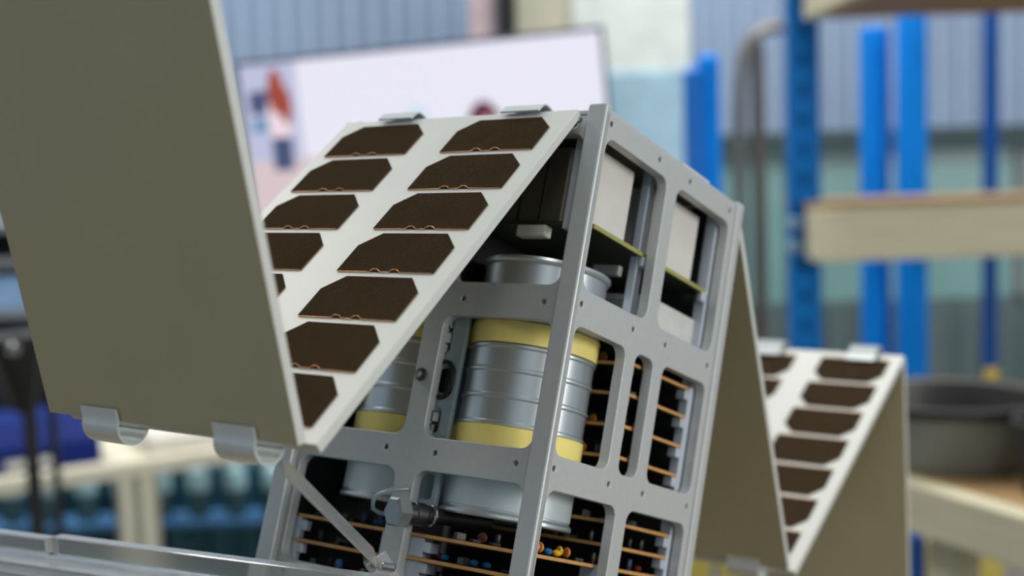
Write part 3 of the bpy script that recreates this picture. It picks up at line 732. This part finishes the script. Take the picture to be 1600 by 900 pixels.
# crates under the bench
def crate(name, u0, u1, v0, v1, Y, m, label, cat='crate', depth=0.35):
    a, b = at(u0, v1, Y), at(u1, v0, Y); W, H = b.x - a.x, b.z - a.z; t = 0.012
    e = empty(name, T(a.x, Y, a.z)); tag(e, label, cat)
    box('front_wall', 0, W, 0, t, 0, H, m, e, 0.003); box('back_wall', 0, W, depth - t, depth, 0, H, m, e, 0.003)
    box('side_wall', 0, t, t, depth - t, 0, H, m, e, 0.003); box('side_wall', W - t, W, t, depth - t, 0, H, m, e, 0.003); box('crate_floor', t, W - t, t, depth - t, 0, t, m, e)
    n = max(2, int(W / 0.12))
    for k in range(n + 1): box('rib', (W - 0.015) * k / n, (W - 0.015) * k / n + 0.015, -0.012, 0.001, 0.01, H - 0.01, m, e, 0.002)
    box('lip', -0.01, W + 0.01, -0.015, 0.0, H - 0.03, H, m, e, 0.003)
    return e
M_YEL = mat('yellow_crate', rgb(214, 196, 96), 0.5, 0, 0.06, 5)
def on_floor_crate(u0, u1, vtop, Y, m, label, name='crate'):
    v1 = vtop
    a = at((u0 + u1) / 2, vtop, Y); e = crate(name, u0, u1, vtop, vtop + 60, Y, m, label)
    base = e.location.z
    return e, base
pal = empty('yellow_shelf_unit', T(at(1300, 860, 3.4).x, 3.4, 0)); tag(pal, 'low yellow slatted shelf unit beneath the timber bench', 'shelf unit')
zy = at(1500, 846, 3.4).z; px0, px1 = at(1075, 860, 3.4).x - pal.location.x, at(1575, 860, 3.4).x - pal.location.x
nsl = 11
for k in range(nsl):
    xx = px0 + (px1 - px0) * k / nsl; box('slat', xx, xx + (px1 - px0) / nsl - 0.012, 0, 0.02, 0.02, zy, M_YEL, pal, 0.003)
for zz in (0.06, zy * 0.5, zy - 0.05): box('rail', px0, px1 - 0.012, 0.02, 0.05, zz, zz + 0.04, M_YEL, pal, 0.003)
box('top_board', px0, px1, 0.05, 0.4, zy - 0.03, zy - 0.01, M_YEL, pal, 0.003)
for xx in (px0, px1 - 0.05): box('leg', xx, xx + 0.04, 0.35, 0.39, 0, zy - 0.03, M_YEL, pal, 0.003)
upright('blue_bin', 1426, 1449, 870, 3.1, 0, at(1438, 836, 3.1).z, 0.25, mat('deep_blue_bin', rgb(14, 80, 160), 0.45), 'slim blue bin beside the yellow slatted shelf under the bench', 'bin', bev=0.012)

# ------------------------------------------------------------------ background: left side
M_FRAME = mat('cream_frame', rgb(208, 205, 184), 0.5, 0, 0.03, 5)
M_TEAL = mat('teal_sheet', rgb(60, 104, 118), 0.3, 0.35, 0.08, 3)
LY = 3.7
FRM = T(at(212, 760, LY).x, LY, 0) @ Matrix.Rotation(math.radians(30), 4, 'Z')
fr = empty('work_bench', FRM); FX = fr.location.x; tag(fr, 'cream metal workbench frame with a grooved leg at the lower left', 'workbench')
zr = at(212, 732, LY).z
w5 = at(238, 760, LY).x - at(188, 760, LY).x
for lx in (-w5 / 2, -w5 / 2 - 1.1):
    box('leg', lx, lx + w5 * 0.36, 0, 0.06, 0, zr, M_FRAME, fr, 0.004); box('leg', lx + w5 * 0.64, lx + w5, 0, 0.06, 0, zr, M_FRAME, fr, 0.004)
    box('leg_groove', lx + w5 * 0.36, lx + w5 * 0.64, 0.02, 0.05, 0, zr, mat('groove_grey', rgb(170, 172, 160), 0.5), fr)
box('top_rail', -1.25, 0.46, -0.002, 0.06, zr - 0.025, zr + 0.02, M_FRAME, fr, 0.004)
box('bench_top', -1.25, 0.46, 0.06, 0.62, zr - 0.02, zr + 0.01, M_FRAME, fr, 0.004)
for lx in (-1.2, 0.155): box('leg', lx, lx + 0.05, 0.55, 0.60, 0, zr, M_FRAME, fr, 0.004)
# blue bins on the bench
M_NAVY = mat('navy_bin', rgb(6, 34, 108), 0.5, spec=0.15)
def bin_(x0, x1, H, label, m=M_NAVY):
    W = x1 - x0
    e = empty('storage_bin', FRM @ T(x0, 0.065, zr + 0.011)); tag(e, label, 'bin', 'navy bins on the workbench')
    bm = bmesh.new(); prof = [(0, 0), (0.3, 0), (0.3, H), (0.06, H), (0.0, H * 0.55)]
    L0 = [bm.verts.new((0, y, z)) for y, z in prof]; L1 = [bm.verts.new((W, y, z)) for y, z in prof]
    bm.faces.new(L0[::-1]); bm.faces.new(L1)
    for k in range(5): bm.faces.new((L0[k], L0[(k + 1) % 5], L1[(k + 1) % 5], L1[k]))
    bmesh.ops.recalc_face_normals(bm, faces=bm.faces); bmesh.ops.bevel(bm, geom=list(bm.edges), offset=0.006, segments=2, affect='EDGES')
    link('bin_body', bm_mesh('bin_body', bm, False, m), e)
    box('label_card', W * 0.12, W * 0.55, -0.004, 0.004, 0.02, H * 0.32, M_WHITEPL, e, 0.001)
bin_(-0.63, -0.385, 0.155, 'navy storage bin with white label card at the left edge of the workbench')
bin_(-0.375, -0.075, 0.14, 'navy storage bin with white label card nearer the cream leg')
o = box('white_case', 0.07, 0.44, 0.075, 0.34, 0, 0.065, mat('white_case', rgb(226, 222, 214), 0.5), None, 0.02, FRM @ T(0, 0, zr + 0.011)); tag(o, 'white rounded case lying on the workbench right of the cream leg', 'case')
# teal ribbed sheet behind the bench
ty = LY + 0.9
tl = at(-40, 800, ty).x; trr = at(470, 800, ty).x
ts = corrugated('ribbed_sheet', tl, trr, 0, at(300, 740, ty).z, ty, 0.115, 0.05, M_TEAL, 0.07); tag(ts, 'teal ribbed metal sheet with top curled to catch light behind the workbench', 'metal sheet')  # top curl added so the upper ribs catch light as pale scallops
zsh = at(330, 806, ty - 0.15).z
sh = empty('wall_shelf', T((tl + trr) / 2, ty - 0.15, zsh)); tag(sh, 'long blue shelf in front of the teal ribbed sheet', 'shelf'); hw = (trr - tl) / 2
box('shelf_board', -hw, hw, -0.05, 0.08, -0.022, 0.0, mat('blue_shelf', rgb(84, 138, 192), 0.35, 0.1), sh, 0.003)
for k in range(4): box('bracket', -hw + 0.05 + (2 * hw - 0.13) * k / 3, -hw + 0.08 + (2 * hw - 0.13) * k / 3, 0.0, 0.095, -0.12, -0.022, M_TEAL, sh, 0.002)
hb = at(300, 724, ty - 0.13).z - zsh
M_BOT, M_CAPB = mat('dark_teal_bottle', rgb(40, 74, 84), 0.35), mat('pale_bottle_shoulder', rgb(158, 198, 206), 0.35)
body_me = lathe_mesh('bottle_body', [(0.034, 0), (0.037, 0.004), (0.037, hb * 0.50), (0.036, hb * 0.52)], M_BOT, 20)
shou_me = lathe_mesh('shoulder', [(0.037, hb * 0.52), (0.0375, hb * 0.56), (0.036, hb * 0.78), (0.030, hb * 0.90), (0.016, hb * 0.96), (0.015, hb), (0.004, hb)], M_CAPB, 20)
nb = 9
for k in range(nb):
    bx_ = tl + (trr - tl) * (k + 0.5) / nb
    bo = empty('bottle', T(bx_, ty - 0.15, zsh + 0.001))
    tag(bo, 'teal bottle with pale shoulder in the row on the blue shelf behind the workbench', 'bottle', 'bottles on the blue shelf')
    link('bottle_body', body_me, bo); link('shoulder', shou_me, bo)
# black stand at far left
BYs = 3.2
bs = empty('black_stand', T(at(50, 700, BYs).x, BYs, 0)); tag(bs, 'black camera-type stand with bulky head at the far left edge', 'stand'); bx = bs.location.x
zt0, zt1 = at(30, 645, BYs).z, at(30, 520, BYs).z
cyl('pole', (0, 0, 0.03), (0, 0, zt0 + 0.02), 0.018, M_BLACK, bs, 16); cyl('head', (-0.01, 0, zt0), (-0.03, 0, zt1), 0.028, M_BLACK, bs, 18, 0.075, bev=0.01)
cyl('base', (0, 0, 0), (0, 0, 0.03), 0.2, M_BLACK, bs, 28, bev=0.008); cyl('knob', (0.0, -0.08, zt1 - 0.03), (0.0, -0.05, zt1 - 0.03), 0.016, M_STEEL, bs, 14, bev=0.004)
o = cyl('black_rod', (at(88, 740, 3.45).x, 3.45, 0), (at(88, 740, 3.45).x, 3.45, at(88, 560, 3.45).z), 0.012, M_BLACK, None, 14, bev=0.003); tag(o, 'thin black rod standing between the black stand and the cream leg', 'rod')
# things glimpsed past the left edge of the big panel
def shelfbox(u1, v0, v1, Y, m, label, name):
    a, b = at(-90, v1, Y), at(u1, v0, Y); e = box(name, a.x, b.x, Y, Y + 0.3, a.z, b.z, m, None, 0.01); return tag(e, label, 'box')
lc = empty('shelving_cabinet', T(at(-20, 480, 4.9).x, 4.9, 0)); tag(lc, 'grey open shelving cabinet at the far left edge', 'cabinet'); lx0 = at(-140, 480, 4.9).x - lc.location.x; lx1 = at(130, 480, 4.9).x - lc.location.x
ztop = at(0, 350, 4.9).z; zmid = at(0, 490, 4.9).z
M_CAB = mat('grey_cabinet', rgb(130, 136, 140), 0.5)
for xx in (lx0, lx1 - 0.03): box('side', xx, xx + 0.03, 0, 0.45, 0, ztop, M_CAB, lc, 0.003)
box('back', lx0 + 0.03, lx1 - 0.03, 0.43, 0.45, 0, ztop, mat('dark_cabinet_back', rgb(60, 66, 72), 0.6), lc)
for zz in (ztop - 0.03, at(0, 418, 4.9).z, zmid - 0.02, 0.45, 0.08): box('shelf', lx0 + 0.03, lx1 - 0.03, 0, 0.43, zz, zz + 0.03, M_CAB, lc, 0.003)
a, b = at(-60, 480, 4.92), at(70, 436, 4.92)
o = box('pale_blue_box', a.x, b.x, 4.92, 5.2, zmid + 0.0105, at(0, 432, 4.92).z, mat('pale_blue_box', rgb(140, 176, 218), 0.5), None, 0.01); tag(o, 'pale blue box on the grey shelving cabinet at the left edge', 'box')
